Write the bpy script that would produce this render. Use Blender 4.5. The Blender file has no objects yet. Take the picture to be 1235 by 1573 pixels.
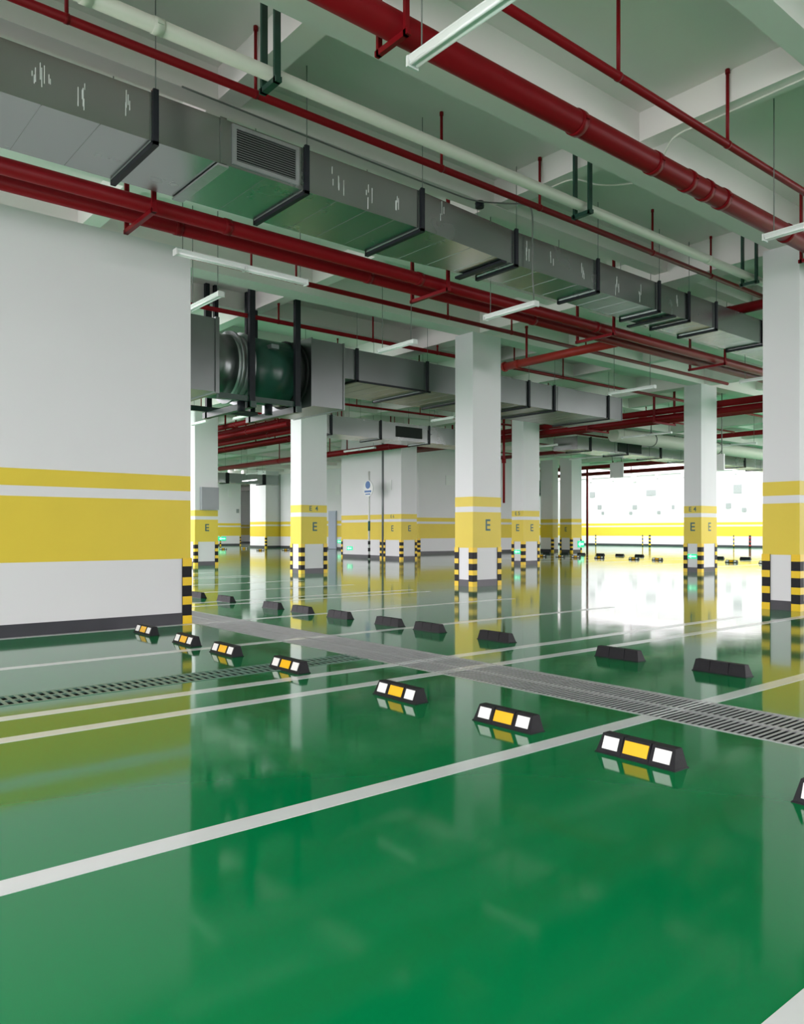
import bpy, bmesh, math, random
from mathutils import Vector, Matrix
random.seed(7)
SC = bpy.context.scene
COL = SC.collection

# ------------------------------------------------------------------ camera
# world: X runs along the pipes and ducts, Y along the drain, Z up, metres
FPX, YH, CX, CAMZ = 1213.0, 817.0, 617.5, 1.4
YAW = math.atan2(2075.0 - CX, FPX)
FW = Vector((math.cos(YAW), math.sin(YAW))); RT = Vector((math.sin(YAW), -math.cos(YAW)))
cam = bpy.data.cameras.new('camera'); camo = bpy.data.objects.new('camera', cam); COL.objects.link(camo)
camo.location = (0, 0, CAMZ); camo.rotation_euler = (math.pi/2, 0, YAW - math.pi/2)
cam.sensor_fit = 'HORIZONTAL'; cam.sensor_width = 36.0; cam.lens = 36.0*FPX/1235.0
cam.shift_y = (YH - 786.5)/1235.0; cam.clip_end = 400; cam.clip_start = 0.05
SC.camera = camo

# ------------------------------------------------------------------ sky, openings, exposure
w = bpy.data.worlds.new('sky'); SC.world = w; w.use_nodes = True
bg = w.node_tree.nodes['Background']; bg.inputs[0].default_value = (1.0, 0.925, 0.975, 1); bg.inputs[1].default_value = 5.0
def portal(name, loc, rot, sx, sy):
    l = bpy.data.lights.new(name, 'AREA'); l.shape = 'RECTANGLE'; l.size = sx; l.size_y = sy
    l.cycles.is_portal = True
    o = bpy.data.objects.new(name, l); COL.objects.link(o); o.location = loc; o.rotation_euler = rot
portal('opening_entrance', (-14, 38, 3.5), (0, -math.pi/2, 0), 7.2, 112)
portal('added_opening_side_middle', (24, -6, 3.5), (math.pi/2, 0, 0), 12, 7)  # open side added out of frame to brighten the middle zone
portal('added_opening_side_far', (37, 11.5, 3.5), (math.pi/2, 0, 0), 14, 7)  # open side added out of frame to light the core wall
portal('added_opening_side_end', (57, 17, 3.5), (math.pi/2, 0, 0), 26, 7)  # open side added out of frame, towards the far end
portal('added_opening_far_wall', (63, 38, 7.5), (0, 0, 0), 13.6, 38)  # unseen roof opening added to flood the far wall with daylight
portal('added_opening_behind_wall', (-4, 39.5, 7.4), (0, 0, 0), 20, 41)  # unseen roof opening added behind the long wall to light column sides
portal('added_opening_behind_camera', (-8, -5, 7.5), (0, 0, 0), 10, 16)  # unseen roof opening added behind the camera to brighten floor and ceiling
portal('added_opening_rear', (21, 68, 7.5), (0, 0, 0), 26, 11)  # unseen roof opening added to brighten the far left walls
vs = SC.view_settings; vs.view_transform = 'Standard'; vs.look = 'None'; vs.exposure = 0.04; vs.gamma = 1.0; vs.use_curve_mapping = False

# ------------------------------------------------------------------ pixel helpers (photo measurements -> metres)
def ray(x): return FW + (x - CX)/FPX*RT
def ground(x, y, z=0.0):
    Z = FPX*(CAMZ - z)/(y - YH); d = ray(x)*Z; return d.x, d.y
def on_v(x, y, v):
    d = ray(x); Z = v/d.y; return d.x*Z, CAMZ - (y - YH)/FPX*Z
def on_u(x, y, u):
    d = ray(x); Z = u/d.x; return d.y*Z, CAMZ - (y - YH)/FPX*Z

# ------------------------------------------------------------------ materials
def mat(name, col, rough=0.5, metal=0.0, noise=0.0, nscale=3.0, bump=0.0, bscale=20.0, emit=None, estr=0.0, coat=0.0, spec=0.5, rnoise=0.0, stretch=None):
    m = bpy.data.materials.new(name); m.use_nodes = True
    nt = m.node_tree; b = nt.nodes['Principled BSDF']
    b.inputs['Base Color'].default_value = (*col, 1); b.inputs['Roughness'].default_value = rough
    b.inputs['Metallic'].default_value = metal; b.inputs['Specular IOR Level'].default_value = spec
    if coat: b.inputs['Coat Weight'].default_value = coat; b.inputs['Coat Roughness'].default_value = 0.03
    geo = nt.nodes.new('ShaderNodeNewGeometry'); src = geo.outputs['Position']
    if stretch:
        mp = nt.nodes.new('ShaderNodeMapping'); mp.inputs['Scale'].default_value = stretch
        nt.links.new(src, mp.inputs[0]); src = mp.outputs[0]
    if noise or rnoise:
        n = nt.nodes.new('ShaderNodeTexNoise'); n.inputs['Scale'].default_value = nscale; n.inputs['Detail'].default_value = 5
        nt.links.new(src, n.inputs['Vector'])
        if noise:
            mx = nt.nodes.new('ShaderNodeMixRGB'); mx.inputs[1].default_value = (*[c*(1-noise) for c in col], 1)
            mx.inputs[2].default_value = (*[min(1, c*(1+noise)) for c in col], 1)
            nt.links.new(n.outputs['Fac'], mx.inputs[0]); nt.links.new(mx.outputs[0], b.inputs['Base Color'])
        if rnoise:
            mr = nt.nodes.new('ShaderNodeMapRange'); mr.inputs[3].default_value = max(0.01, rough-rnoise); mr.inputs[4].default_value = rough+rnoise
            nt.links.new(n.outputs['Fac'], mr.inputs[0]); nt.links.new(mr.outputs[0], b.inputs['Roughness'])
    if bump:
        n2 = nt.nodes.new('ShaderNodeTexNoise'); n2.inputs['Scale'].default_value = bscale; n2.inputs['Detail'].default_value = 3
        nt.links.new(src, n2.inputs['Vector'])
        bp = nt.nodes.new('ShaderNodeBump'); bp.inputs['Strength'].default_value = bump; bp.inputs['Distance'].default_value = 0.01
        nt.links.new(n2.outputs['Fac'], bp.inputs['Height']); nt.links.new(bp.outputs[0], b.inputs['Normal'])
    if emit:
        b.inputs['Emission Color'].default_value = (*emit, 1); b.inputs['Emission Strength'].default_value = estr
    return m
M = dict(
 floor=mat('green_epoxy', (0.0, 0.205, 0.060), 0.07, noise=0.08, nscale=0.5, bump=0.10, bscale=1.3, rnoise=0.035, spec=0.45),
 line=mat('white_line_paint', (0.72, 0.74, 0.74), 0.16, noise=0.05, nscale=6),
 ceil=mat('ceiling_paint', (0.87, 0.82, 0.81), 0.85, noise=0.05, nscale=0.7),
 wall=mat('white_wall_paint', (0.77, 0.77, 0.785), 0.6, noise=0.025, nscale=1.2),
 yellow=mat('yellow_band_paint', (0.78, 0.60, 0.05), 0.5, noise=0.04, nscale=2),
 base=mat('dark_baseboard_paint', (0.045, 0.045, 0.055), 0.4, noise=0.2, nscale=3),
 rubber=mat('black_rubber', (0.014, 0.014, 0.017), 0.55, spec=0.22, noise=0.3, nscale=30, bump=0.2, bscale=120),
 gyellow=mat('yellow_reflective', (0.90, 0.60, 0.01), 0.35, noise=0.05, nscale=40),
 ryellow=mat('amber_reflector', (0.95, 0.52, 0.01), 0.25, noise=0.08, nscale=90),
 rwhite=mat('white_reflector', (0.92, 0.92, 0.90), 0.25, noise=0.03, nscale=90),
 steel=mat('grating_steel', (0.50, 0.51, 0.52), 0.40, metal=0.35, noise=0.22, nscale=9),
 grate=mat('grate_green', (0.13, 0.24, 0.19), 0.35, noise=0.15, nscale=9),
 pit=mat('drain_pit', (0.012, 0.018, 0.015), 0.7, noise=0.3, nscale=5),
 red=mat('red_pipe_paint', (0.20, 0.004, 0.008), 0.42, spec=0.18, noise=0.12, nscale=4),
 redb=mat('bright_red_paint', (0.30, 0.022, 0.016), 0.45, spec=0.3, noise=0.2, nscale=5),
 cream=mat('cream_pipe', (0.62, 0.62, 0.55), 0.45, noise=0.05, nscale=3),
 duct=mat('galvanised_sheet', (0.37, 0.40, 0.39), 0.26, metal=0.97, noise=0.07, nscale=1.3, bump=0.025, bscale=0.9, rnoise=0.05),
 ductd=mat('galvanised_shaded', (0.20, 0.22, 0.215), 0.32, metal=0.9, noise=0.10, nscale=1.3, bump=0.02, bscale=0.9, rnoise=0.05),  # darker galvanised copy, shade around the rear fan put into its colour
 ductp=mat('galvanised_seam', (0.45, 0.47, 0.48), 0.4, metal=0.8, noise=0.15, nscale=8),
 caulk=mat('white_sealant', (0.75, 0.78, 0.76), 0.6, noise=0.1, nscale=20),
 angle=mat('black_angle_iron', (0.018, 0.02, 0.026), 0.5, spec=0.2, noise=0.3, nscale=10),
 green=mat('dark_green_paint', (0.012, 0.05, 0.035), 0.35, noise=0.25, nscale=4),
 fan=mat('fan_casing_green', (0.02, 0.085, 0.06), 0.3, noise=0.3, nscale=2.5),
 dark=mat('dark_void', (0.012, 0.015, 0.014), 0.8, noise=0.2, nscale=5),
 lampw=mat('lamp_white_enamel', (0.78, 0.80, 0.79), 0.35, noise=0.02, nscale=10),
 tube=mat('fluorescent_tube', (0.90, 0.93, 0.92), 0.2, noise=0.01, nscale=10, emit=(0.95, 1.0, 0.97), estr=0.08),
 tubeon=mat('fluorescent_tube_lit', (0.95, 0.95, 0.95), 0.2, noise=0.01, nscale=10, emit=(1, 1, 1), estr=9.0),
 wire=mat('grey_wire', (0.16, 0.17, 0.16), 0.5, noise=0.1, nscale=20),
 conduit=mat('white_conduit', (0.72, 0.72, 0.66), 0.5, noise=0.05, nscale=10),
 teal=mat('teal_lettering', (0.015, 0.11, 0.12), 0.5, noise=0.1, nscale=10),
 cabinet=mat('grey_cabinet', (0.24, 0.26, 0.27), 0.4, metal=0.2, noise=0.06, nscale=3),
 blue=mat('blue_sign', (0.05, 0.16, 0.42), 0.4, noise=0.05, nscale=10),
 bluegrey=mat('blue_grey_door', (0.42, 0.48, 0.58), 0.4, noise=0.04, nscale=3),
 signgrey=mat('grey_sign', (0.30, 0.34, 0.33), 0.5, noise=0.1, nscale=8),
 exitg=mat('exit_green_light', (0.0, 0.5, 0.25), 0.4, noise=0.05, nscale=10, emit=(0.0, 0.62, 0.25), estr=0.9),
 exitw=mat('exit_white_light', (0.7, 1.0, 0.85), 0.4, noise=0.02, nscale=10, emit=(0.25, 1.0, 0.55), estr=1.3),
)

# ------------------------------------------------------------------ mesh helpers
OFF = {}
def box(bm, x0, x1, y0, y1, z0, z1):
    v = [bm.verts.new(p) for p in ((x0,y0,z0),(x1,y0,z0),(x1,y1,z0),(x0,y1,z0),(x0,y0,z1),(x1,y0,z1),(x1,y1,z1),(x0,y1,z1))]
    for f in ((0,3,2,1),(4,5,6,7),(0,1,5,4),(1,2,6,5),(2,3,7,6),(3,0,4,7)): bm.faces.new([v[i] for i in f])
def hexa(bm, pts):
    v = [bm.verts.new(p) for p in pts]
    for f in ((0,3,2,1),(4,5,6,7),(0,1,5,4),(1,2,6,5),(2,3,7,6),(3,0,4,7)): bm.faces.new([v[i] for i in f])
def cyl(bm, p0, p1, r, n=12, r1=None, caps=True):
    p0, p1 = Vector(p0), Vector(p1); d = (p1-p0).normalized()
    a = d.orthogonal().normalized(); b = d.cross(a); r1 = r if r1 is None else r1
    A = []; B = []
    for i in range(n):
        t = 2*math.pi*i/n; o = a*math.cos(t)+b*math.sin(t)
        A.append(bm.verts.new(p0+o*r)); B.append(bm.verts.new(p1+o*r1))
    for i in range(n):
        f = bm.faces.new((A[i], A[(i+1)%n], B[(i+1)%n], B[i])); f.smooth = True
    if caps: bm.faces.new(A[::-1]); bm.faces.new(B)
def path(bm, pts, r, n=8):
    pts = [Vector(p) for p in pts]; rings = []
    ref = None
    for i, p in enumerate(pts):
        d = (pts[min(i+1, len(pts)-1)] - pts[max(i-1, 0)]).normalized()
        a = d.orthogonal().normalized() if ref is None else (ref - d*ref.dot(d)).normalized()
        ref = a; b = d.cross(a)
        rings.append([bm.verts.new(p + (a*math.cos(2*math.pi*k/n)+b*math.sin(2*math.pi*k/n))*r) for k in range(n)])
    for A, B in zip(rings, rings[1:]):
        for k in range(n):
            f = bm.faces.new((A[k], A[(k+1)%n], B[(k+1)%n], B[k])); f.smooth = True
    bm.faces.new(rings[0][::-1]); bm.faces.new(rings[-1])
def smooth_pts(pts, k=6):
    P = [Vector(p) for p in pts]; out = []
    for i in range(len(P)-1):
        p0, p1, p2, p3 = P[max(i-1,0)], P[i], P[i+1], P[min(i+2,len(P)-1)]
        for j in range(k):
            t = j/k
            out.append(0.5*((2*p1)+(p2-p0)*t+(2*p0-5*p1+4*p2-p3)*t*t+(3*p1-p0-3*p2+p3)*t**3))
    out.append(P[-1]); return out
def mesh(name, bm, m):
    bmesh.ops.recalc_face_normals(bm, faces=bm.faces[:])
    me = bpy.data.meshes.new(name); bm.to_mesh(me); bm.free(); me.materials.append(m); return me
def link(name, me, parent=None, loc=(0,0,0), rz=0.0):
    o = bpy.data.objects.new(name, me); COL.objects.link(o)
    off = OFF.get(parent.name, Vector()) if parent else Vector()
    o.location = Vector(loc) - off; o.rotation_euler = (0, 0, rz)
    if parent: o.parent = parent; OFF[o.name] = Vector(loc)
    return o
def obj(name, fill, m, parent=None):
    """one mesh object; fill(bm) adds geometry in world coordinates"""
    bm = bmesh.new(); fill(bm)
    off = OFF.get(parent.name, Vector()) if parent else Vector()
    bmesh.ops.translate(bm, verts=bm.verts[:], vec=-off)
    me = mesh(name, bm, M[m])
    o = bpy.data.objects.new(name, me); COL.objects.link(o)
    if parent: o.parent = parent; OFF[o.name] = off
    else: OFF[o.name] = Vector()
    return o
def tag(o, label, cat, group=None):
    o['label'] = label; o['category'] = cat
    if group: o['group'] = group
    return o
def thing(name, label, cat, loc, group=None):
    o = bpy.data.objects.new(name, None); COL.objects.link(o); o.location = loc; o.empty_display_size = 0.1
    OFF[o.name] = Vector(loc); return tag(o, label, cat, group)
def struct(o, label=None):
    o['kind'] = 'structure'
    if label: o['label'] = label
    return o
def bx(*a): return lambda bm: box(bm, *a)
def cy(*a, **k): return lambda bm: cyl(bm, *a, **k)

# ------------------------------------------------------------------ setting: floor, drains, lines
SLAB, ZMAIN, ZSEC = 7.13, 6.50, 6.72
U0, U1, V0, V1 = -14.0, 70.0, -16.0, 95.0
DA, DB = 5.27, 6.09           # main drain in X
DV0, DV1 = 0.6, 34.0
SA, SB = 6.92, 7.34           # branch drain in Y
def floor_fill(bm):
    xs = [U0, DA, DB, U1]; ys = [V0, DV0, SA, SB, DV1, V1]
    for i in range(3):
        for j in range(5):
            if i == 1 and j in (1, 2, 3): continue
            if i == 0 and j == 2: continue
            v = [bm.verts.new(p) for p in ((xs[i],ys[j],0),(xs[i+1],ys[j],0),(xs[i+1],ys[j+1],0),(xs[i],ys[j+1],0))]
            bm.faces.new(v)
bmf = bmesh.new(); floor_fill(bmf); bmesh.ops.remove_doubles(bmf, verts=bmf.verts[:], dist=1e-4)
floor = bpy.data.objects.new('floor', mesh('floor', bmf, M['floor'])); COL.objects.link(floor); OFF['floor'] = Vector()
struct(floor, 'glossy green epoxy garage floor')
def pit_fill(bm):
    d = -0.28
    for x0,x1,y0,y1,z0,z1 in ((DA-.05,DA,DV0,SA,d,-.002),(DA-.05,DA,SB,DV1,d,-.002),(DB,DB+.05,DV0,DV1,d,-.002),(DA,DB,DV0,DV1,d-.05,d),
                              (U0,DA,SA-.05,SA,d,-.002),(U0,DA,SB,SB+.05,d,-.002),(U0,DA,SA,SB,d-.05,d),(DA,DB,DV0-.05,DV0,d,-.002)):
        box(bm, x0,x1,y0,y1,z0,z1)
obj('drain_channel', pit_fill, 'pit', floor)
LINES = [(1.0, -2, 12.4), (3.39, -2, 12.4), (5.78, -2, 13.6), (6.45, -2, 12.6), (8.80, -2, 12.4), (11.27, -2, 12.4)]
for k in (1, 2, 3):
    for v in (5.78, 6.45, 8.84, 11.3):
        LINES.append((v + 8.09*k, 6.2, 12.4))
for v in [13.9, 16.3, 18.7, 21.8, 24.2, 26.6, 29.8]: LINES.append((v, 28.5, 44.0))
for v, a, b in LINES:
    hw = 0.072
    segs = [(a, DA), (DB, b)] if a < DA else [(a, b)]
    for s0, s1 in segs:
        if s1 > s0: obj('stall_line', bx(s0, s1, v-hw, v+hw, 0.0, 0.002), 'line', floor)
def on_line(v): return any(a < DA and abs(v - lv) < 0.075 for lv, a, b in LINES)

# main drain grating: bars across, three rails
gr = thing('drain_grating', 'wide steel drain grating running diagonally across the green floor', 'drain grate', (DA, DV0, 0))
for x in (DA+0.012, (DA+DB)/2, DB-0.012):
    obj('rail', bx(x-0.014, x+0.014, DV0, DV1, -0.012, 0.004), 'steel', gr)
def bar_mesh(m):
    bm = bmesh.new(); box(bm, DA-DA, DB-DA, -0.010, 0.010, -0.001, 0.0035); return mesh('bar', bm, M[m])
bar, barw = bar_mesh('steel'), bar_mesh('line')
v = 1.3; n = 0
while n < 290:
    link('bar', barw if on_line(v) else bar, gr, (DA, v, 0)); v += 0.05; n += 1
vfar = v
def far_bars(bm):
    vv = vfar
    while vv < DV1: box(bm, DA, DB, vv-.010, vv+.010, -.001, .0035); vv += 0.05
    vv = DV0+.03
    while vv < 1.28: box(bm, DA, DB, vv-.010, vv+.010, -.001, .0035); vv += 0.05
o = obj('bar_run', far_bars, 'steel', gr); o['kind'] = 'stuff'
g2 = thing('drain_grating', 'narrow slotted drain grating in front of the long white wall, joining the wide drain', 'drain grate', (U0, SA, 0))
for y in (SA+0.012, (SA+SB)/2, SB-0.012):
    obj('rail', bx(U0, DA, y-0.016, y+0.016, -0.012, 0.004), 'grate', g2)
bm = bmesh.new(); box(bm, -0.0155, 0.0155, 0, SB-SA, -0.002, 0.0035); sbar = mesh('bar', bm, M['grate'])
x = DA - 0.04
while x > -1.0:
    link('bar', sbar, g2, (x, SA, 0)); x -= 0.075
xs_ = x
def far2(bm):
    xx = xs_
    while xx > U0: box(bm, xx-.0155, xx+.0155, SA, SB, -.002, .0035); xx -= .075
o = obj('bar_run', far2, 'grate', g2); o['kind'] = 'stuff'

# ------------------------------------------------------------------ setting: ceiling with beams
HOLES = [(56.0, 69.8, 19.0, 57.0), (-13.0, -3.0, -13.0, 3.0), (8.0, 34.0, 62.5, 73.5), (-14.0, 6.5, 19.0, 25.0), (-14.0, 10.5, 25.0, 60.0), (18.0, 30.0, -16.0, -6.0), (30.0, 44.0, -16.0, 11.5), (44.0, 70.0, -16.0, 17.0)]   # roof and side openings added out of view to let daylight in
def slab_fill(bm):
    xs = sorted({U0, U1, *[h[0] for h in HOLES], *[h[1] for h in HOLES]}); ys = sorted({V0, V1, *[h[2] for h in HOLES], *[h[3] for h in HOLES]})
    for x0, x1 in zip(xs, xs[1:]):
        for y0, y1 in zip(ys, ys[1:]):
            if any(h[0] <= x0 and x1 <= h[1] and h[2] <= y0 and y1 <= h[3] for h in HOLES): continue
            box(bm, x0, x1, y0, y1, SLAB, SLAB+.25)
    for x0, x1, y0, y1 in HOLES:
        for q in ((x0-.2, x0, y0, y1), (x1, x1+.2, y0, y1), (x0, x1, y0-.2, y0), (x0, x1, y1, y1+.2)): box(bm, *q, SLAB+.25, SLAB+.6)
ceil = struct(obj('ceiling', slab_fill, 'ceil'), 'pale painted concrete ceiling slab with beams')
UB, VB = [], []
for k in range(-2, 9):
    y = 6.22 + 8.08*k
    UB.append((y, y+.5, ZMAIN))
    for d, wd in ((2.72, .30), (5.56, .30)): UB.append((y+d, y+d+wd, ZSEC))
for x in (-5.3, -0.42, 4.49, 9.40, 18.1, 21.8, 29.2, 32.9, 40.3, 44.0, 51.4): VB.append((x, x+.30, ZSEC+.012))
for x in (14.5, 25.5, 36.6, 47.7): VB.append((x, x+.5, ZMAIN+.012))
def cut(lo, hi, spans):
    out = [(lo, hi)]
    for s0, s1 in spans:
        nx = []
        for a, b in out:
            if s1 <= a or s0 >= b: nx.append((a, b)); continue
            if s0 > a: nx.append((a, s0))
            if s1 < b: nx.append((s1, b))
        out = nx
    return out
for a, b, z in UB:
    for u0, u1 in cut(U0, U1, [(h[0], h[1]) for h in HOLES if h[2] < (a+b)/2 < h[3]]): obj('beam', bx(u0, u1, a, b, z, SLAB), 'ceil', ceil)
for a, b, z in VB:
    for v0, v1 in cut(V0, V1, [(h[2], h[3]) for h in HOLES if h[0] < (a+b)/2 < h[1]]): obj('beam', bx(a, b, v0, v1, z, SLAB), 'ceil', ceil)
def ceil_z(u, v):
    z = SLAB
    for a, b, zz in UB:
        if a <= v <= b: z = min(z, zz)
    for a, b, zz in VB:
        if a <= u <= b: z = min(z, zz)
    return z

# ------------------------------------------------------------------ setting: walls
ZB = (0.17, 0.99, 1.91, 2.05, 2.30)   # baseboard top, lower yellow band, gap, upper yellow band
GUARD_H, GW = 1.0, 0.14
def guard_mesh(z0, z1, t, w):
    bm = bmesh.new(); r = t
    pts = [(-t, -t+0.008), (-t+0.008, -t), (w, -t), (w, 0), (0, 0), (0, w), (-t, w)]
    A = [bm.verts.new((x, y, z0)) for x, y in pts]; B = [bm.verts.new((x, y, z1)) for x, y in pts]
    n = len(pts)
    for i in range(n): bm.faces.new((A[i], A[(i+1)%n], B[(i+1)%n], B[i]))
    bm.faces.new(A[::-1]); bm.faces.new(B); return bm
GM = mesh('corner_guard', guard_mesh(0.0, GUARD_H, 0.016, GW), M['rubber'])
GBAND = mesh('reflective_band', guard_mesh(0.0, 0.125, 0.019, GW-0.004), M['gyellow'])
def guard(parent, x, y, rz, bands=True):
    g = link('corner_guard', GM, parent, (x, y, 0.0), rz)
    for k in range(4):
        b = bpy.data.objects.new('reflective_band', GBAND); COL.objects.link(b); b.parent = g
        b.location = (0, 0, 0.0 + k*(GUARD_H-0.125)/3)
    return g
WALLV, WALLU, WALLTOP = 11.37, 5.25, 5.72
wl = struct(obj('wall_left', bx(U0, WALLU, WALLV, 11.62, 0, WALLTOP), 'wall'), 'long white wall with two yellow bands')
for a, b in ((ZB[1], ZB[2]-.03), (ZB[3]-.03, ZB[4]-.05)):
    obj('yellow_band', bx(U0, WALLU-.004, WALLV-.003, WALLV+.01, a, b), 'yellow', wl)
guard(wl, WALLU, WALLV, math.pi/2)
struct(obj('baseboard_left', bx(U0, WALLU-.01, WALLV-.012, WALLV, 0, ZB[0]), 'base'), 'dark painted baseboard of the long white wall')
def wall_block(name, x0, x1, y0, y1, z1, label, guards=()):
    o = struct(obj(name, bx(x0, x1, y0, y1, 0, z1), 'wall'), label)
    for a, b in ((ZB[1], ZB[2]), (ZB[3], ZB[4])):
        obj('yellow_band', bx(x0-.004, x1+.004, y0-.004, y1+.004, a, b), 'yellow', o)
    obj('baseboard', bx(x0-.012, x1+.012, y0-.012, y1+.012, 0, ZB[0]), 'base', o)
    for gx, gy, rz in guards: guard(o, gx, gy, rz)
    return o
wall_block('wall_far', 70.0, 70.4, V0, V1, 9.0, 'far end wall in bright daylight')
wall_block('wall_back', U0, 70.0, 90.0, 90.4, SLAB, 'far left end wall')
wall_block('wall_core', 32.4, 43.0, 37.3, 45.0, SLAB, 'pale service core wall with yellow bands', [(32.4, 37.3, 0)])
wall_block('wall_core_rear', 36.7, 43.0, 45.01, 61.0, SLAB, 'rear service core wall', [(36.7, 50.8, 0)])
wall_block('wall_pier', 35.3, 44.0, 61.2, 64.0, SLAB, 'protruding wall pier far left', [(35.3, 61.2, 0), (38.4, 61.2, 0)])
wall_block('wall_recess', 26.0, 40.0, 74.5, 76.0, SLAB, 'recessed far wall on the left', [(40.0, 74.5, math.pi/2), (37.6,74.5,0)])
struct(obj('wall_parapet', bx(U0, 18, V0-.3, V0, 0, 7.1), 'wall'), 'side wall behind the camera')

# ------------------------------------------------------------------ columns
CWU, CWV = 1.03, 0.65
def text(body, size, loc, rot, parent, m='teal'):
    c = bpy.data.curves.new('letter', 'FONT'); c.body = body; c.size = size; c.extrude = 0.002; c.offset = size*0.012
    c.align_x = 'CENTER'; c.align_y = 'CENTER'; c.materials.append(M[m])
    o = bpy.data.objects.new('letter', c); COL.objects.link(o)
    o.parent = parent; o.location = Vector(loc) - OFF[parent.name]; o.rotation_euler = rot
    return o
FRONT = (math.pi/2, 0, 0); LEFT = (math.pi/2, 0, -math.pi/2)
def column(x, y, label, front='', front_small='', left='', left_small='', exitl=False, wu=CWU, wv=CWV, guards=(0,1,3), top=None):
    c = thing('concrete_column', label, 'column', (x, y, 0), 'square columns of the garage')
    top = top or ZMAIN
    obj('shaft', bx(x, x+wu, y, y+wv, 0, top), 'wall', c)
    for a, b in ((ZB[1], ZB[2]), (ZB[3], ZB[4])):
        obj('yellow_band', bx(x-.004, x+wu+.004, y-.004, y+wv+.004, a, b), 'yellow', c)
    obj('baseboard', bx(x-.01, x+wu+.01, y-.01, y+wv+.01, 0, ZB[0]), 'base', c)
    pos = ((x, y, 0), (x+wu, y, math.pi/2), (x+wu, y+wv, math.pi), (x, y+wv, -math.pi/2))
    for i in guards: guard(c, *pos[i])
    if front: text(front, 0.42, (x+wu*.52, y-.006, 1.56), FRONT, c)
    if front_small: text(front_small, 0.23, (x+wu*.48, y-.006, 2.18), FRONT, c)
    if left: text(left, 0.42, (x-.006, y+wv*.5, 1.56), LEFT, c)
    if left_small: text(left_small, 0.23, (x-.006, y+wv*.5, 2.18), LEFT, c)
    return c
CU1, CU2 = 14.25, 25.3
CV = (6.2, 14.3, 22.38, 30.46)
colR = column(CU1, CV[0], 'white column cut off by the right edge of the picture, wide yellow band')
colM = column(CU1, CV[1], 'tall white column in the middle with one letter E on its front', front='E')
colE = column(CU1, CV[2], 'white column left of centre, E 4 above a larger E on its front', front='E', front_small='E  4')
colO = column(CU1, CV[3], 'white column with grey cabinet beside the end of the long wall', front='E')
colF = column(CU2, CV[1], 'white column right of centre standing before the bright far wall', front='E', left='E', left_small='E 4')
colN = column(CU2, CV[2], 'white column just right of the tall middle column, letter E on two faces', front='E', left='E', left_small='E 5')
colS = column(CU2, CV[3], 'white column left of the middle column, beside the blue pole sign', front='E', left='E', left_small='E 6', wv=1.4)
column(CU2+.2, 32.3, 'broad white pier behind the blue pole sign, exit light at its foot', wv=3.6, guards=(0, 3))
colG = column(43.6, 34.2, 'distant white column left of the bright far wall', left='E', wv=1.0, wu=1.1)
colH = column(43.9, 36.1, 'distant white pier directly behind the column left of the bright wall', wv=1.1, wu=0.6, guards=(0,))
tag(obj('electrical_cabinet', lambda bm: (box(bm, CU1+.22, CU1+.98, CV[3]-.2, CV[3], 2.32, 3.25), box(bm, CU1+.26, CU1+.94, CV[3]-.215, CV[3]-.2, 2.37, 3.2)), 'cabinet'),
    'grey metal electrical cabinet mounted on a column above the letter E', 'cabinet')

# exit lights at column feet
def exit_light(x, y, z, face, label, wd=.36, ht=.16):
    t = thing('exit_light', label, 'exit light', (x, y, z-ht/2), 'green arrow exit lights near the floor')
    if face == 'L':
        obj('case', bx(x-.03, x, y-wd/2, y+wd/2, z-ht/2, z+ht/2), 'exitg', t)
        def arrow(bm):
            p = [(y+wd*.42, z), (y+wd*.12, z+ht*.42), (y+wd*.12, z+ht*.16), (y-wd*.4, z+ht*.16), (y-wd*.4, z-ht*.16), (y+wd*.12, z-ht*.16), (y+wd*.12, z-ht*.42)]
            A = [bm.verts.new((x-.036, a, b)) for a, b in p]; B = [bm.verts.new((x-.03, a, b)) for a, b in p]
            bm.faces.new(A); bm.faces.new(B[::-1])
            for i in range(7): bm.faces.new((A[i], B[i], B[(i+1)%7], A[(i+1)%7]))
    else:
        obj('case', bx(x-wd/2, x+wd/2, y-.03, y, z-ht/2, z+ht/2), 'exitg', t)
        def arrow(bm):
            p = [(x-wd*.42, z), (x-wd*.12, z+ht*.42), (x-wd*.12, z+ht*.16), (x+wd*.4, z+ht*.16), (x+wd*.4, z-ht*.16), (x-wd*.12, z-ht*.16), (x-wd*.12, z-ht*.42)]
            A = [bm.verts.new((a, y-.036, b)) for a, b in p]; B = [bm.verts.new((a, y-.03, b)) for a, b in p]
            bm.faces.new(A); bm.faces.new(B[::-1])
            for i in range(7): bm.faces.new((A[i], B[i], B[(i+1)%7], A[(i+1)%7]))
    obj('arrow', arrow, 'exitw', t)
exit_light(CU2, CV[1]+.32, .55, 'L', 'green arrow exit light on the column before the bright far wall')
exit_light(CU2, CV[2]+.32, .55, 'L', 'green arrow exit light on the column just right of the middle column')
exit_light(CU2+.2, 35.1, .5, 'L', 'green arrow exit light low on the pier behind the blue pole sign', .5, .2)
exit_light(36.7, 51.9, .62, 'L', 'green arrow exit light low on the wall right of column E 4', .6, .26)
exit_light(on_v(341, 828, 74.5)[0], 74.5, .7, 'F', 'small green exit light at the far left beside the cabinet column', .9, .4)
exit_light(43.6+1.0, 34.2, .55, 'F', 'green exit light right of the distant column by the bright wall', .7, .45)

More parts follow.
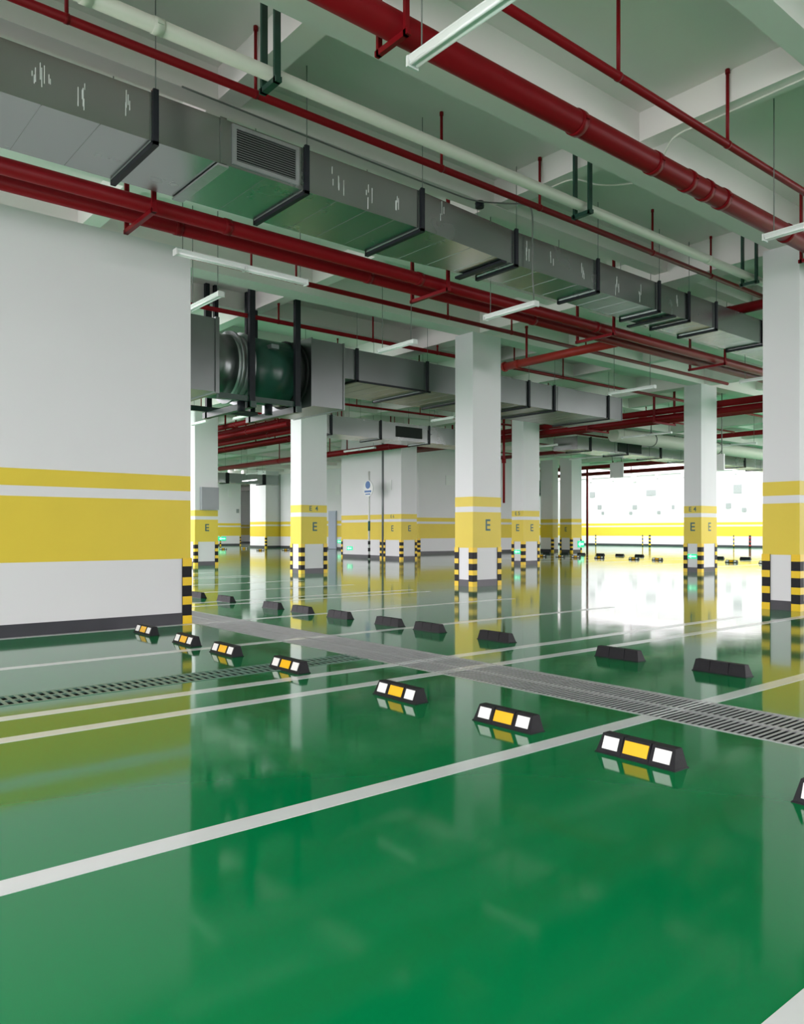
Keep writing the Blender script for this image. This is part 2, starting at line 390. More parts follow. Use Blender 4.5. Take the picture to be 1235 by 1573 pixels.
# ------------------------------------------------------------------ wheel stops
WL = 0.56
def stop_body(bm):
    for y0, y1 in ((-.28, -.1), (-.098, .098), (.1, .28)):
        a = 0.022 if y0 < -.2 else 0.003; b = 0.022 if y1 > .2 else 0.003
        hexa(bm, [(-.08,y0,0.006),(.056,y0,0.006),(.056,y1,0.006),(-.08,y1,0.006),(-.034,y0+a,.118),(.034,y0+a,.118),(.034,y1-b,.118),(-.034,y1-b,.118)])
    hexa(bm, [(-.072,-.27,0.006),(.048,-.27,0.006),(.048,.27,0.006),(-.072,.27,0.006),(-.022,-.235,.106),(.022,-.235,.106),(.022,.235,.106),(-.022,.235,.106)])
def slant(bm, y0, y1, t0=.20, t1=.86, off=.004):
    # a plate on the sloped face turned to -X
    def P(t, y, o): 
        x = -.08 + .046*t; z = .006 + .112*t
        nx, nz = -.925, .38
        return (x+nx*o, y, z+nz*o)
    hexa(bm, [P(t0,y0,-.006),P(t0,y1,-.006),P(t1,y1,-.006),P(t1,y0,-.006),P(t0,y0,off),P(t0,y1,off),P(t1,y1,off),P(t1,y0,off)])
bm = bmesh.new(); stop_body(bm); ST_BODY = mesh('body', bm, M['rubber'])
bm = bmesh.new(); hexa(bm, [(-.088,-.288,0),(.064,-.288,0),(.064,.288,0),(-.088,.288,0),(-.082,-.282,.009),(.058,-.282,.009),(.058,.282,.009),(-.082,.282,.009)]); ST_BASE = mesh('base_flange', bm, M['rubber'])
bm = bmesh.new(); slant(bm, -.24, -.128); ST_W1 = mesh('white_reflector', bm, M['rwhite'])
bm = bmesh.new(); slant(bm, .128, .24); ST_W2 = mesh('white_reflector', bm, M['rwhite'])
bm = bmesh.new(); slant(bm, -.086, .086); ST_Y = mesh('amber_reflector', bm, M['ryellow'])
bm = bmesh.new(); cyl(bm, (0, -.16, .105), (0, -.16, .118), .016, 8); ST_B1 = mesh('bolt', bm, M['steel'])
bm = bmesh.new(); cyl(bm, (0, .16, .105), (0, .16, .118), .016, 8); ST_B2 = mesh('bolt', bm, M['steel'])
def wheel_stop(x, y, rz, label, group, small=False, tilt=0.0):
    t = thing('wheel_stop', label, 'wheel stop', (x, y, 0), group); t.rotation_euler = (0, 0, rz+tilt)
    for nm, me in (('base_flange', ST_BASE), ('body', ST_BODY), ('white_reflector', ST_W1), ('amber_reflector', ST_Y), ('white_reflector', ST_W2)):
        o = bpy.data.objects.new(nm, me); COL.objects.link(o); o.parent = t
near = [(1.57, 'cut off by the right edge of the picture'), (2.80, 'largest one fully in view'),
        (3.90, 'second largest, above the nearest stall line'), (5.12, 'just below the paired white lines'),
        (6.88, 'standing on the end of the narrow slotted drain'), (8.24, 'third from the long white wall'),
        (9.29, 'second from the long white wall'), (10.58, 'nearest to the long white wall')]
for i, (y, s) in enumerate(near):
    wheel_stop(4.25, y, 0, 'black wheel stop with reflectors, '+s, 'wheel stops with reflectors facing the camera', tilt=random.uniform(-.02, .02))
back = [(3.98, 'rightmost of the row beyond the wide drain'), (5.17, 'second from the right beyond the wide drain'), (7.03, 'third from the right beyond the wide drain'),
        (8.32, 'fourth from the right beyond the wide drain'), (9.22, 'fifth from the right beyond the wide drain'), (10.50, 'sixth from the right beyond the wide drain'),
        (11.62, 'seventh from the right beyond the wide drain'), (12.62, 'eighth from the right beyond the wide drain'),
        (14.45, 'only its end showing, second from the long wall'), (15.75, 'farthest of its row, beside the long wall end')]
for y, s in back:
    wheel_stop(7.42, y, math.pi, 'plain dark back of wheel stop, '+s, 'wheel stops seen from behind', tilt=random.uniform(-.02, .02))
ordn = ['first', 'second', 'third', 'fourth', 'fifth', 'sixth', 'seventh', 'eighth']
for i, (px, py) in enumerate([(833, 855.2), (861, 855.8), (885, 856), (921, 856.8), (974, 859), (1010, 861), (1124, 865), (1176, 867)]):
    x, y = ground(px, py)
    wheel_stop(34.6, y*34.6/x, 0, 'tiny wheel stop before the bright wall, %s from left in the nearer row' % ordn[i], 'distant wheel stops, nearer row', True)
for i, (px, py) in enumerate([(840, 850.7), (868, 851), (893, 851.5), (922, 853), (952, 853.5), (982, 854.5), (1104, 859), (1145, 860.5)]):
    x, y = ground(px, py)
    wheel_stop(39.2, y*39.2/x, math.pi, 'tiny wheel stop before the bright wall, %s from left in the farther row' % ordn[i], 'distant wheel stops, farther row', True)
for i, (px, py) in enumerate([(343, 844), (375, 843), (400, 846), (439, 845.5)]):
    x, y = ground(px, py)
    wheel_stop(x, y, 0.9, 'tiny wheel stop between cabinet column and column E 4, %s from the left' % ordn[i], 'distant wheel stops on the left', True)

# ------------------------------------------------------------------ pipes
def hang_rod(parent, u, v, z, m='red', r=.014, name='hanger'):
    zt = ceil_z(u, v)
    if zt > z: obj(name, lambda bm: (cyl(bm, (u, v, z), (u, v, zt), r, 8), cyl(bm, (u, v, zt-.05), (u, v, zt), r*1.35, 8)), m, parent)
def pipe(name, label, axis, a0, a1, c, z, r, m='red', hangers=(), couplings=(), hr=.014, n=16, group=None, hm=None):
    P = (lambda t: (t, c, z)) if axis == 'u' else (lambda t: (c, t, z))
    t = thing(name, label, 'pipe', P(a0), group)
    obj('pipe_run', cy(P(a0), P(a1), r, n), m, t)
    for h in hangers:
        q = P(h); hang_rod(t, q[0], q[1], z, hm or m, hr)
        obj('clamp', cy(P(h-.02), P(h+.02), r*1.12, n), hm or m, t)
    for h in couplings:
        k = obj('coupling', lambda bm: (cyl(bm, P(h-.05), P(h+.05), r*1.09, n), box(bm, *( (h-.03, h+.03, c-r*1.25, c+r*1.25, z-.015, z+.015) if axis == 'u' else (c-r*1.25, c+r*1.25, h-.03, h+.03, z-.015, z+.015)))), m, t)
    return t
def trapeze(parent, u, vc, half, zb, m, wv=.05):
    # two channel posts along Z and a bar along Y under the pipes
    for s in (-1, 1):
        v = vc+s*half
        obj('hanger_post', bx(u-wv/2, u+wv/2, v-.018, v+.018, zb-.06, ceil_z(u, v)), m, parent)
    obj('hanger_bar', bx(u-wv/2, u+wv/2, vc-half-.04, vc+half+.04, zb-.06, zb-.005), m, parent)
p = pipe('fire_main_pipe', 'thick dark red pipe crossing the upper right corner under the main beam', 'u', -6, 27, 5.69, 6.10, .135, couplings=(3.6, 7.35, 8.9, 9.7, 10.15, 10.6, 12.6), n=24)
for u in (4.62, 13.6): trapeze(p, u, 5.69, .20, 5.965, 'red')
pipe('sprinkler_pipe', 'thin red sprinkler pipe in the top right corner with two tall hangers', 'u', -4, 26, 4.94, 6.20, .045, hangers=(2.4, 4.72, 7.08, 9.36, 12.2, 14.4), hr=.022)
p = pipe('drain_pipe', 'cream plastic drain pipe running under the upper ceiling beams', 'u', -4, 22, 7.10, 6.10, .072, m='cream', couplings=(2.3, 2.95, 12.8), n=20)
for u in (4.15, 9.3, 14.25): trapeze(p, u, 7.10, .13, 6.015, 'green', .07)
obj('vent_stub', cy((2.05, 7.10, 6.1), (2.05, 7.10, SLAB), .05, 14), 'cream', p)
pipe('sprinkler_pipe', 'thin dark red sprinkler pipe directly above the long air duct', 'u', -4, 24, 7.94, 6.36, .046, hangers=(2.39, 4.45, 7.31, 9.35, 12.4, 14.4, 17.2), hr=.020)
p = pipe('fire_main_pipe', 'upper of the twin dark red pipes below the long air duct', 'u', -6, 34, 9.90, 5.60, .10, couplings=(5.1, 8.6, 13.4), n=20, group='twin red pipes below the air duct')
for u in (3.97, 9.05, 13.7, 18.2): trapeze(p, u, 10.13, .46, 5.49, 'red', .06)
pipe('fire_main_pipe', 'lower of the twin dark red pipes below the long air duct', 'u', -6, 34, 10.37, 5.60, .095, couplings=(4.6, 7.9, 12.0), n=20, group='twin red pipes below the air duct')
def hu(xs, v): return tuple(on_v(x, 0, v)[0] for x in xs)
pipe('sprinkler_pipe', 'thin dark red sprinkler pipe passing in front of the top of the middle column', 'u', 2, 25, 13.2, 6.30, .05, hangers=hu((386, 455, 688, 786, 900), 13.2), hr=.022)
pipe('sprinkler_pipe', 'thin dark red sprinkler pipe above the round ventilation fan', 'u', 3, 34, 16.0, 6.30, .05, hangers=hu((428, 573, 672, 790, 865), 16.0), hr=.022)
p = pipe('branch_pipe', 'short bright red branch pipe running towards the middle column', 'v', 10.37, 13.85, 14.93, 5.62, .10, m='redb', couplings=(13.4,), n=18)
hang_rod(p, 14.93, 13.1, 5.62, 'red', .03)
obj('end_flange', cy((14.93, 13.80, 5.62), (14.93, 13.86, 5.62), .125, 18), 'redb', p)
pipe('branch_pipe', 'bright red branch pipe above the right end of the long air duct', 'v', 5.69, 9.3, 16.9, 6.32, .11, m='red', couplings=(8.9,), n=18)
for k, (u, z, r) in enumerate(((26.75, 5.97, .12), (26.8, 5.72, .12), (27.2, 5.72, .105), (27.6, 5.72, .10))):
    t = pipe('fire_main_pipe', 'red pipe of the bundle before the bright wall, %s' % ('topmost one', 'nearest of the lower ones', 'middle of the lower ones', 'farthest of the lower ones')[k],
         'v', 12.2, 33.5, u, z, r, n=14, group='red pipe bundle above the right columns')
    if k == 0:
        for v in (12.6, 16.9, 20, 24.1, 28):
            for uu in (26.5, 27.9): obj('hanger_post', bx(uu-.025, uu+.025, v-.04, v+.04, 5.55, ceil_z(uu, v)), 'red', t)
            obj('hanger_bar', bx(26.45, 27.95, v-.04, v+.04, 5.53, 5.6), 'red', t)
for k in range(8):
    u = 15.9 + k*.52; z = (5.92, 5.65, 5.95, 5.6, 5.9, 5.55, 5.97, 5.7)[k]
    t = pipe('fire_main_pipe', 'red pipe of the dense bundle seen left of column E 4, %s in depth' % ordn[k], 'v', 26.7, 58, u, z, .11, n=12, group='dense red pipe bundle on the left', couplings=(30, 36, 44))
    if True:
        for v in (27.5, 33, 40): hang_rod(t, u, v, z, 'red', .03)
SP = [(19.2, 6.25, 12, 37, 'thin red sprinkler pipe high behind the rear air duct'), (24.2, 6.2, 10, 37, 'thin red sprinkler pipe behind column E 4 near the ceiling'),
      (28.3, 6.2, 12, 37, 'thin red sprinkler pipe over the far aisle beyond the middle column'), (32.6, 6.15, 12, 37, 'thin red sprinkler pipe farthest of the far aisle')]
for v, z, a, b, s in SP:
    pipe('sprinkler_pipe', s, 'u', a, b, v, z, .045, n=10, hangers=[a+1.5+3.2*i for i in range(int((b-a)/3.2))], hr=.02)
for k, (u, a, b, z, r, s) in enumerate(((38.0, 14, 36, 6.25, .12, 'red main pipe crossing before the bright wall, nearer one'), (49.5, 18, 50, 6.3, .15, 'red main pipe crossing before the bright wall, farther one'), (54.0, 19.5, 56, 6.2, .15, 'red main pipe hanging lowest at the edge of the daylight'))):
    pipe('fire_main_pipe', s, 'v', a, b, u, z, r, n=12, hangers=[a+2+5*i for i in range(int((b-a)/5))], hr=.03)
for k, (u, a, b, z, r, s) in enumerate(((23.2, 26.7, 46, 5.4, .14, 'red main pipe above the pier behind the blue pole sign'), (24.3, 26.7, 46, 5.55, .12, 'red main pipe beside the one above the blue pole sign pier'))):
    pipe('fire_main_pipe', s, 'v', a, b, u, z, r, n=12, hangers=[a+2+5*i for i in range(int((b-a)/5))], hr=.03)
pipe('drain_pipe', 'large cream pipe far away above the bright wall', 'u', 30, 55, 21.2, 5.75, .30, m='cream', n=18, hangers=(33, 39, 45, 51), hr=.03, hm='wire')
RV = on_u(774, 0, 26.3)[0]
tag(obj('riser_pipe', lambda bm: (cyl(bm, (26.3, RV, 2.7), (26.3, RV, SLAB), .055, 10), cyl(bm, (26.3, RV, 4.5), (26.3, RV, 4.7), .1, 10)), 'red'), 'dark red vertical riser pipe right of the middle column', 'pipe')
tag(obj('riser_pipe', cy((25.42, 32.08, 0), (25.42, 32.08, 6.5), .07, 10), 'cabinet'), 'grey vertical downpipe between the column and the pier at the blue sign', 'pipe')
tag(obj('riser_pipe', cy((53.5, on_u(902, 0, 53.5)[0], 0), (53.5, on_u(902, 0, 53.5)[0], 7.13), .09, 10), 'red'), 'dark red vertical pipe at the left edge of the bright wall', 'pipe')

# ------------------------------------------------------------------ ducts
def duct_section(parent, u0, u1, va0, vb0, va1, vb1, z0, z1, seams=True, m='duct'):
    def fill(bm):
        hexa(bm, [(u0,va0,z0),(u1,va1,z0),(u1,vb1,z0),(u0,vb0,z0),(u0,va0,z1),(u1,va1,z1),(u1,vb1,z1),(u0,vb0,z1)])
        if seams:
            n = max(1, int((u1-u0)/.46)); 
            for i in range(1, n):
                t = i/n; u = u0+(u1-u0)*t; a = va0+(va1-va0)*t; b = vb0+(vb1-vb0)*t
                box(bm, u-.004, u+.004, a+.01, b-.01, z0-.004, z0)
        for u, a, b in ((u0+.02, va0, vb0), (u1-.02, va1, vb1)):
            box(bm, u-.02, u+.02, a-.012, b+.012, z0-.012, z0+.001); box(bm, u-.02, u+.02, a-.012, a+.001, z0-.012, z1+.012); box(bm, u-.02, u+.02, b-.001, b+.012, z0-.012, z1+.012)
    return obj('duct_section', fill, m, parent)
def bracket(parent, u, va, vb, z0, z1, wdt=.06, m='angle', rods=True, ext=.03):
    def fill(bm):
        box(bm, u-wdt/2, u+wdt/2, va-.05, va-.014, z0-.05, z1+.03)
        box(bm, u-wdt/2, u+wdt/2, vb+.014, vb+.05, z0-.05, z1+.03)
        box(bm, u-wdt/2, u+wdt/2, va-.05, vb+.05, z0-.055, z0-.012)
    b = obj('bracket', fill, m, parent)
    if rods:
        for v in (va-.03, vb+.03): obj('rod', cy((u, v, z1), (u, v, ceil_z(u, v)), .006, 6), 'wire', b)
Z0, Z1 = 5.60, 6.12
A0, B0, A1, B1 = 8.24, 9.44, 8.40, 9.20
d1 = thing('air_duct', 'long galvanised rectangular air duct running across the upper picture', 'air duct', (-6, 8.24, Z0))
us = [-6, -3.5, -1.2, 1.1, 3.39, 4.2, 5.31, 7.2]
for a, b in zip(us, us[1:]): duct_section(d1, a, b, A0, B0, A0, B0, Z0, Z1)
duct_section(d1, 7.2, 9.3, A0, B0, A1, B1, Z0, Z1)
us2 = [9.3, 11.4, 13.3, 15.4, 17.5, 20, 23]
for a, b in zip(us2, us2[1:]): duct_section(d1, a, b, A1, B1, A1, B1, Z0, Z1)
for u in (-1.2, 1.1, 3.39, 5.31, 7.2): bracket(d1, u, A0, B0, Z0, Z1)
obj('wide_joint', bx(4.12, 4.26, A0-.02, B0+.02, Z0-.035, Z0-.012), 'ductp', d1)
for u in (9.3, 11.4, 13.3, 14.35, 15.4, 17.45, 20): bracket(d1, u, A1, B1, Z0, Z1)
obj('stiffener', bx(8.95, 9.06, A1-.05, B1+.2, Z0-.05, Z0-.012), 'angle', d1)
obj('stiffener', bx(13.75, 13.85, A1-.05, B1+.2, Z0-.05, Z0-.012), 'angle', d1)
gx0, gx1, gz0, gz1 = 4.36, 5.16, 5.68, 6.05
gri = obj('grille', lambda bm: (box(bm, gx0-.05, gx1+.05, A0-.022, A0, gz0-.045, gz0), box(bm, gx0-.05, gx1+.05, A0-.022, A0, gz1, gz1+.045),
      box(bm, gx0-.05, gx0, A0-.022, A0, gz0, gz1), box(bm, gx1, gx1+.05, A0-.022, A0, gz0, gz1)), 'ductp', d1)
obj('grille_back', bx(gx0, gx1, A0-.004, A0-.001, gz0, gz1), 'dark', gri)
for i in range(13):
    z = gz0+.014+i*(gz1-gz0-.02)/12.5
    obj('louver', lambda bm: hexa(bm, [(gx0,A0-.02,z-.006),(gx1,A0-.02,z-.006),(gx1,A0-.006,z+.004),(gx0,A0-.006,z+.004),(gx0,A0-.02,z-.001),(gx1,A0-.02,z-.001),(gx1,A0-.006,z+.009),(gx0,A0-.006,z+.009)]), 'ductp', gri)
# sealant runs on the duct side
rs = random.Random(3)
def caulk(bm, u, va):
    z = Z1-.02-rs.random()*.12
    for k in range(rs.randint(2, 5)):
        du = rs.uniform(-.05, .05); l = rs.uniform(.05, .2); zz = z-rs.uniform(0, .2)
        box(bm, u+du-.0035, u+du+.0035, va-.004, va+.001, max(Z0+.01, zz-l), zz)
for u in (2.2, 2.28, 2.62, 3.1, 5.7, 5.85, 6.3, 6.75, 7.6): obj('sealant_run', lambda bm: caulk(bm, u, A0 if u < 7.2 else A0+.02), 'caulk', d1)['kind'] = 'stuff'
for u in (9.6, 10.2, 11.0, 12.0, 12.7, 14.0): obj('sealant_run', lambda bm: caulk(bm, u, A1), 'caulk', d1)['kind'] = 'stuff'

# rear duct with fan
RA, RB, RZ0, RZ1 = 15.9, 18.2, 5.20, 5.95
d2 = thing('air_duct', 'wide galvanised air duct behind the middle column leading to the fan', 'air duct', (11.4, RA, RZ0))
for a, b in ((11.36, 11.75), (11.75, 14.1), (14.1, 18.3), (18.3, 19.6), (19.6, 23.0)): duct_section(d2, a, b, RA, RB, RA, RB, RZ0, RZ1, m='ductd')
for u in (11.75, 14.1, 16.0, 18.2, 19.4, 22.2): bracket(d2, u, RA, RB, RZ0, RZ1, .08)
obj('stiffener', bx(11.7, 14.2, RA-.05, RA-.013, RZ0-.06, RZ0-.012), 'angle', d2)
d3 = thing('air_duct', 'distant galvanised duct with brackets above the bright wall', 'air duct', (30, 23.2, 5.3))
for a in range(30, 54, 3): duct_section(d3, a, a+3, 23.2, 24.6, 23.2, 24.6, 5.3, 5.9, False)
for u in range(31, 54, 3): bracket(d3, u, 23.2, 24.6, 5.3, 5.9, .1, rods=False)
obj('grille', bx(33.2, 35.2, 23.17, 23.2, 5.38, 5.82), 'dark', d3)
for u in (33, 39, 45, 51): obj('rod', cy((u, 23.6, 5.85), (u, 23.6, ceil_z(u, 23.6)), .02, 6), 'wire', d3)
d4 = thing('air_duct', 'galvanised duct with a dark grille seen right of column E 4', 'air duct', (17, 24.9, 5.1))
for a, b in ((17, 19.6), (19.6, 22.2), (22.2, 25.0)): duct_section(d4, a, b, 24.9, 26.2, 24.9, 26.2, 5.15, 5.85, False)
for u in (17.2, 19.6, 22.2): bracket(d4, u, 24.9, 26.2, 5.15, 5.85, .08)
obj('grille', bx(20.4, 21.8, 24.87, 24.9, 5.28, 5.72), 'dark', d4)
d5 = thing('air_duct', 'small grey duct on the far left wall high above the yellow band', 'air duct', (24, 58.5, 5.1))
for a, b in ((24, 29), (29, 32), (32, 35)): duct_section(d5, a, b, 58.5, 59.6, 58.5, 59.6, 5.4, 6.2, False)
for u in (26.6, 30.2, 33.6): bracket(d5, u, 58.5, 59.6, 5.4, 6.2, .3)

FZ, FV, FR = 5.23, 16.75, .78
fan = thing('ventilation_fan', 'large dark green round ventilation fan hung from the ceiling beside the long wall', 'fan', (8.2, 16.0, 4.3))
def cone_frame(bm): pass
obj('fan_casing', lambda bm: cyl(bm, (8.95, FV, FZ), (10.1, FV, FZ), FR, 32), 'fan', fan)
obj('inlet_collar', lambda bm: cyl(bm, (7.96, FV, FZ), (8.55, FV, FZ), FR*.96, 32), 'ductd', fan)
for u, r in ((8.6, 1.08), (8.75, 1.0), (8.88, 1.08), (10.12, 1.06), (10.22, .98), (10.32, 1.06)):
    obj('flange', cy((u, FV, FZ), (u+.06, FV, FZ), FR*r, 32), 'ductp' if u < 9 else 'dark', fan)
obj('flexible_joint', cy((8.55, FV, FZ), (8.95, FV, FZ), FR*.97, 32), 'ductp', fan)
obj('flexible_joint', cy((10.1, FV, FZ), (10.42, FV, FZ), FR*.96, 32), 'dark', fan)
obj('terminal_plate', bx(9.35, 9.55, FV-FR-.02, FV-FR+.25, FZ+.42, FZ+.52), 'cabinet', fan)
for u in (8.78, 9.98):
    for v in (RA-.05, RB-.2):
        obj('hanger_post', bx(u-.07, u+.07, v-.05, v+.05, 4.2, ceil_z(u, v)), 'angle', fan)
for u in (8.2, 8.42, 9.25, 9.45): obj('hanger_post', bx(u-.05, u+.05, FV+.1, FV+.2, FZ+FR*.9, ceil_z(u, FV+.15)), 'angle', fan)
for u in (8.78, 9.98): obj('cross_bar', bx(u-.07, u+.07, RA-.15, RB, 4.2, 4.34), 'green', fan)
for v in (RA, RB-.25): obj('side_bar', bx(7.97, 10.1, v-.05, v+.05, 4.34, 4.46), 'green', fan)
for u in (8.6, 9.3): obj('damper', cy((u, RA+.1, 4.1), (u, RA+.1, 4.34), .09, 10), 'angle', fan)
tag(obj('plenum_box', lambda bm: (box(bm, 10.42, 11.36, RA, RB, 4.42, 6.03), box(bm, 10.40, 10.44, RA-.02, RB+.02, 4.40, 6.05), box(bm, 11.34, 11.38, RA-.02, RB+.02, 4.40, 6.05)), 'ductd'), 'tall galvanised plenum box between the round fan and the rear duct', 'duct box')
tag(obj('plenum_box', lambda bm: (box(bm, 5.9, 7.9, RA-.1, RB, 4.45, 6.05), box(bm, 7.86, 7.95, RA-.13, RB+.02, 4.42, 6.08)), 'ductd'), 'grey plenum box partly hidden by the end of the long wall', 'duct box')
f2 = thing('ventilation_fan', 'small distant teal fan unit under the ceiling left of the bright wall', 'fan', (41, 35.5, 4.9))
obj('fan_casing', cy((45.5, 40.2, 5.2), (47.6, 40.2, 5.2), .85, 20), 'fan', f2)
obj('frame', lambda bm: [box(bm, u, u+.12, v, v+.12, 4.2, SLAB) for u in (45.4, 47.6) for v in (39.3, 41.1)], 'angle', f2)
obj('frame_rail', bx(45.3, 47.8, 39.2, 41.3, 4.2, 4.35), 'angle', f2)

# ------------------------------------------------------------------ tube lights
LL = 1.2
def lamp_meshes():
    bm = bmesh.new()
    hexa(bm, [(-.02,0,.0),(.02,0,.0),(.02,LL,.0),(-.02,LL,.0),(-.055,0,.045),(.055,0,.045),(.055,LL,.045),(-.055,LL,.045)])
    box(bm, -.055, .055, 0, LL, .045, .06)
    a = mesh('housing', bm, M['lampw'])
    bm = bmesh.new(); box(bm, -.06, .06, -.012, .012, -.03, .062); e = mesh('end_cap', bm, M['lampw'])
    T = []
    for m in ('tube', 'tubeon'):
        bm = bmesh.new(); cyl(bm, (0, .02, 0), (0, LL-.02, 0), .0145, 10); T.append(mesh('tube', bm, M[m]))
    return a, e, T
LH, LE, LT = lamp_meshes()
def lamp(u, v, z, label, axis='v', lit=False, wires=True, length=1, sc=1.0, wire_at=None, group='suspended fluorescent tube lights'):
    t = thing('tube_light', label, 'light', (u, v, z), group)
    t.rotation_euler = (0, 0, 0 if axis == 'v' else -math.pi/2); t.scale = (1, sc, 1)
    for k in range(length):
        for nm, me, dx, dy in (('housing', LH, 0, 0), ('end_cap', LE, 0, 0), ('end_cap', LE, 0, LL), ('tube', LT[lit], -.034, 0), ('tube', LT[lit], .034, 0)):
            o = bpy.data.objects.new(nm, me); COL.objects.link(o); o.parent = t; o.location = (dx, dy+k*LL, -.004 if nm == 'tube' else 0)
    if wires:
        for dy in (wire_at or (.12, LL*length-.12)):
            x, y = (u, v+dy*sc) if axis == 'v' else (u+dy*sc, v)
            zt = ceil_z(x, y)-z
            bm = bmesh.new(); cyl(bm, (0, dy, .05), (0, dy, zt), .007, 6)
            me = mesh('wire', bm, M['wire']); o = bpy.data.objects.new('wire', me); COL.objects.link(o); o.parent = t
lamp(4.29, 3.82, 5.3, 'white twin tube light at the top edge crossing the thick red pipe')
lamp(10.46, 3.80, 5.3, 'white tube light at the right edge in front of the right column')
lamp(4.63, 10.52, 5.3, 'long double white tube light hanging across the end of the long white wall', 'u', length=2, sc=.90)
lamp(9.9, 8.48, 5.1, 'white tube light hanging above the middle column in front of the twin red pipes', sc=.95, wire_at=(1.08,))
lamp(10.6, 12.32, 5.3, 'white tube light left of the middle column top, above the rear duct')
lamp(6.03, 11.9, 5.3, 'white tube light partly hidden at the upper end of the long wall edge')
lamp(18.85, 12.0, 5.3, 'white tube light between the middle column and the column before the bright wall', sc=1.2)
lamp(20.0, 9.0, 5.3, 'white tube light right of centre below the twin red pipes', wire_at=(.36, 1.08))
lamp(13.4, 22.9-1.0, 5.3, 'white tube light under the round fan left of column E 4')
lamp(13.7, 24.8, 5.5, 'white tube light farther back under the fan')
lamp(13.2, 27.2, 5.5, 'white tube light above the cabinet column under the fan')
lamp(19.3, 26.5, 5.5, 'white tube light above the wall right of column E 4')
lamp(31.0, 55.0, 5.5, 'lit bright white tube light far left between the cabinet column and column E 4', lit=True, length=2)
lamp(24.0, 44.5, 5.5, 'white tube light in the far left aisle below the red pipes', length=2)
lamp(27.5, 48.0, 5.5, 'white tube light farthest in the far left aisle', length=2)
lamp(19.6, 20.6, 5.5, 'white tube light between the middle column and the column beside it', length=1)
lamp(29.5, 18.0, 5.5, 'white tube light beyond the red pipe bundle near the bright wall', length=2)
lamp(29.5, 24.0, 5.5, 'white tube light beyond the red pipe bundle, right of the column with two E letters', length=2)
lamp(36.0, 17.6, 5.5, 'small far white tube light before the bright wall, right one', length=2)
lamp(36.0, 26.0, 5.5, 'small far white tube light before the bright wall, left one', length=2)
lamp(22.5, 29.0, 5.3, 'white tube light above the pier behind the blue pole sign', length=2)

# ------------------------------------------------------------------ cables, signs, small things
def zpt(x, y, z):
    Z = FPX*(z-CAMZ)/(YH-y); d = ray(x)*Z; return (d.x, d.y, z)
tag(obj('cable_conduit', lambda bm: path(bm, smooth_pts([zpt(1008, 246, 6.45), zpt(1018, 240, 6.5), zpt(1032, 215, 6.62), zpt(1050, 202, 6.70), zpt(1080, 190, 6.705), zpt(1125, 170, 6.705), zpt(1235, 121, 6.705), zpt(1300, 92, 6.705)]), .014), 'conduit'), 'white cable conduit bending along the bright cross beam at upper right', 'cable')
tag(obj('cable_conduit', lambda bm: path(bm, smooth_pts([(9.55, 7.9, 6.705), (9.55, 7.6, 6.705), (9.62, 7.42, 6.69), (9.85, 7.25, 6.62), (10.1, 7.05, 6.62), (10.25, 6.78, 6.62), (10.2, 6.73, 6.7)]), .013), 'conduit'), 'white cable hanging in a loop beside the green pipe hanger', 'cable')
tag(obj('cable', lambda bm: path(bm, smooth_pts([(4.0, 8.9, 6.7), (6.5, 8.9, 6.66), (8.3, 8.93, 6.66), (8.95, 8.93, 6.68), (9.3, 8.7, 6.66), (9.55, 8.4, 6.6), (9.6, 8.31, 6.45), (9.6, 8.30, 6.0), (9.6, 8.30, 5.5), (9.66, 8.33, 5.2), (9.9, 8.53, 5.165)]), .012, 6), 'wire'), 'dark cable along the duct top dropping to the tube light above the middle column', 'cable')
tag(obj('junction_box', lambda bm: (cyl(bm, (9.1, 8.98, 6.62), (9.1, 8.98, 6.72), .07, 12), cyl(bm, (9.02, 8.98, 6.67), (9.18, 8.98, 6.67), .025, 8)), 'angle'), 'small dark round junction box under the beam above the long duct', 'junction box')
def hanging_sign(u, v, z0, z1, wd, label):
    t = thing('hanging_sign', label, 'sign', (u, v, z0), 'white hanging signs')
    obj('panel', bx(u, u+.06, v-wd/2, v+wd/2, z0, z1), 'lampw', t)
    for s in (-.35, .35): obj('rod', cy((u+.03, v+wd*s, z1), (u+.03, v+wd*s, ceil_z(u+.03, v+wd*s)), .02, 6), 'wire', t)
def sign_px(x0, x1, y0, y1, u, label):
    va, za = on_u(x1, y1, u); vb, zb = on_u(x0, y0, u)
    hanging_sign(u, (va+vb)/2, za, zb, vb-va, label)
sign_px(1087, 1112, 699, 722, 28.9, 'white square hanging sign beside the column before the bright wall')
sign_px(937, 957, 711, 733, 38.2, 'white hanging sign box below the far red pipes before the bright wall')
sign_px(812, 828, 719, 738, 29.2, 'white hanging sign right of the column with two E letters')
# blue pole sign
x, y = ground(567, 860.0)
x, y = 24.6, 24.6*y/x
ps = thing('pole_sign', 'blue and white sign on a slim white pole beside the broad pier', 'sign', (x, y, 0))
obj('pole', cy((x, y, 0), (x, y, 4.5), .05, 10), 'lampw', ps)
for z in (.05, .4, .75): obj('pole_stripe', cy((x, y, z), (x, y, z+.18), .065, 10), 'rubber', ps)
obj('pole_band', cy((x, y, 1.45), (x, y, 1.95), .062, 10), 'exitg' if False else 'teal', ps)
obj('sign_panel', lambda bm: cyl(bm, (x-.08, y, 3.62), (x-.05, y, 3.62), .42, 24), 'lampw', ps)
obj('sign_symbol', lambda bm: (cyl(bm, (x-.09, y, 3.80), (x-.08, y, 3.80), .2, 16), box(bm, x-.09, x-.08, y-.28, y+.28, 3.42, 3.52), box(bm, x-.09, x-.08, y-.2, y+.2, 3.30, 3.36)), 'blue', ps)
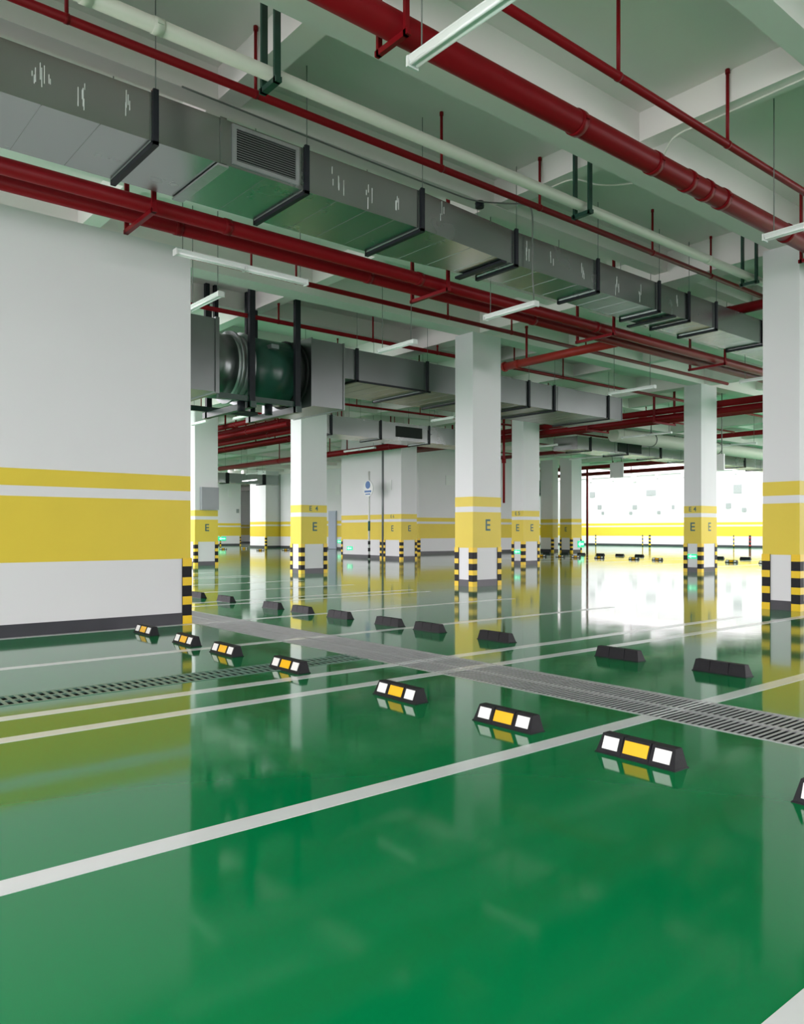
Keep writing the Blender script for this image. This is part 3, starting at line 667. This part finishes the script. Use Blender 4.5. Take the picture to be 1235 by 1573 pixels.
# notices on walls
def notice_u(px, py, wpx, hpx, u, label, m='lampw', t=.03):
    v0, z0 = on_u(px+wpx/2, py+hpx/2, u); v1, z1 = on_u(px-wpx/2, py-hpx/2, u)
    tag(obj('notice_board', bx(u-t, u, v0, v1, z0, z1), m), label, 'sign', 'notices on distant walls')
def notice_v(px, py, wpx, hpx, v, label, m='lampw', t=.03):
    u0, z0 = on_v(px-wpx/2, py+hpx/2, v); u1, z1 = on_v(px+wpx/2, py-hpx/2, v)
    tag(obj('notice_board', bx(u0, u1, v-t, v, z0, z1), m), label, 'sign', 'notices on distant walls')
notice_u(598, 745, 8, 15, 25.3, 'white notice on the column beside the blue pole sign')
notice_u(519, 752, 8, 15, 36.7, 'white notice on the wall right of column E 4')
notice_v(691, 738, 13, 14, 37.3, 'white notice on the pale core wall left of the middle column')
notice_v(438, 782, 4, 8, 61.2, 'small white notice on the pier left of column E 4, lower one')
notice_v(437, 755, 7, 7, 61.2, 'small white notice on the pier left of column E 4, upper one')
notice_v(353, 758, 5, 11, 74.5, 'white notice high on the far left wall beside the cabinet')
notice_v(365, 785, 4, 6, 74.5, 'tiny grey notice low on the far left wall beside the cabinet', 'signgrey')
far = [(1000, 757, 15, 8, 'top middle'), (921, 779, 6, 6, 'left, upper'), (926, 788, 4, 4, 'left, lower'), (975, 779, 7, 6, 'middle, upper'), (969, 788, 5, 4, 'middle, lower'), (1012, 787, 5, 5, 'right of middle, low'),
       (1133, 751, 13, 13, 'large square right of the column'), (1119, 777, 8, 8, 'right of the column, middle height'), (1143, 783, 7, 6, 'right of the column, farthest right'), (1096, 785, 6, 5, 'right against the column'), (910, 760, 8, 8, 'leftmost, pale'), (1034, 779, 4, 6, 'left against the column')]
for px, py, a, b, s in far: notice_u(px, py, a, b, 69.98, 'small grey plate on the bright far wall, '+s, 'signgrey')
# door-like panel
y0 = on_u(517, 800, 36.66)[0]; y1 = on_u(505, 800, 36.66)[0]
struct(obj('door_1', lambda bm: (box(bm, 36.62, 36.7, y0, y1, 0.02, 3.1), box(bm, 36.60, 36.62, y0+.08, y1-.08, .15, 3.0)), 'bluegrey'), 'blue grey metal door right of column E 4')
# striped posts at the far wall
for i, (px, py) in enumerate(((915, 838.5), (987, 839.2), (998, 839.4), (1127, 841), (1152, 841.5))):
    x, y = ground(px, py)
    t = thing('striped_post', 'thin striped marker post at the bright far wall, %s from the left' % ordn[i], 'post', (x, y, 0), 'striped posts at the far wall')
    obj('post', cy((x, y, 0), (x, y, 1.1), .10 if i in (2, 4) else .05, 8), 'rubber', t)
    for k in range(3): obj('stripe', cy((x, y, .12+k*.34), (x, y, .26+k*.34), .107 if i in (2, 4) else .055, 8), 'gyellow' if i != 4 else 'redb', t)
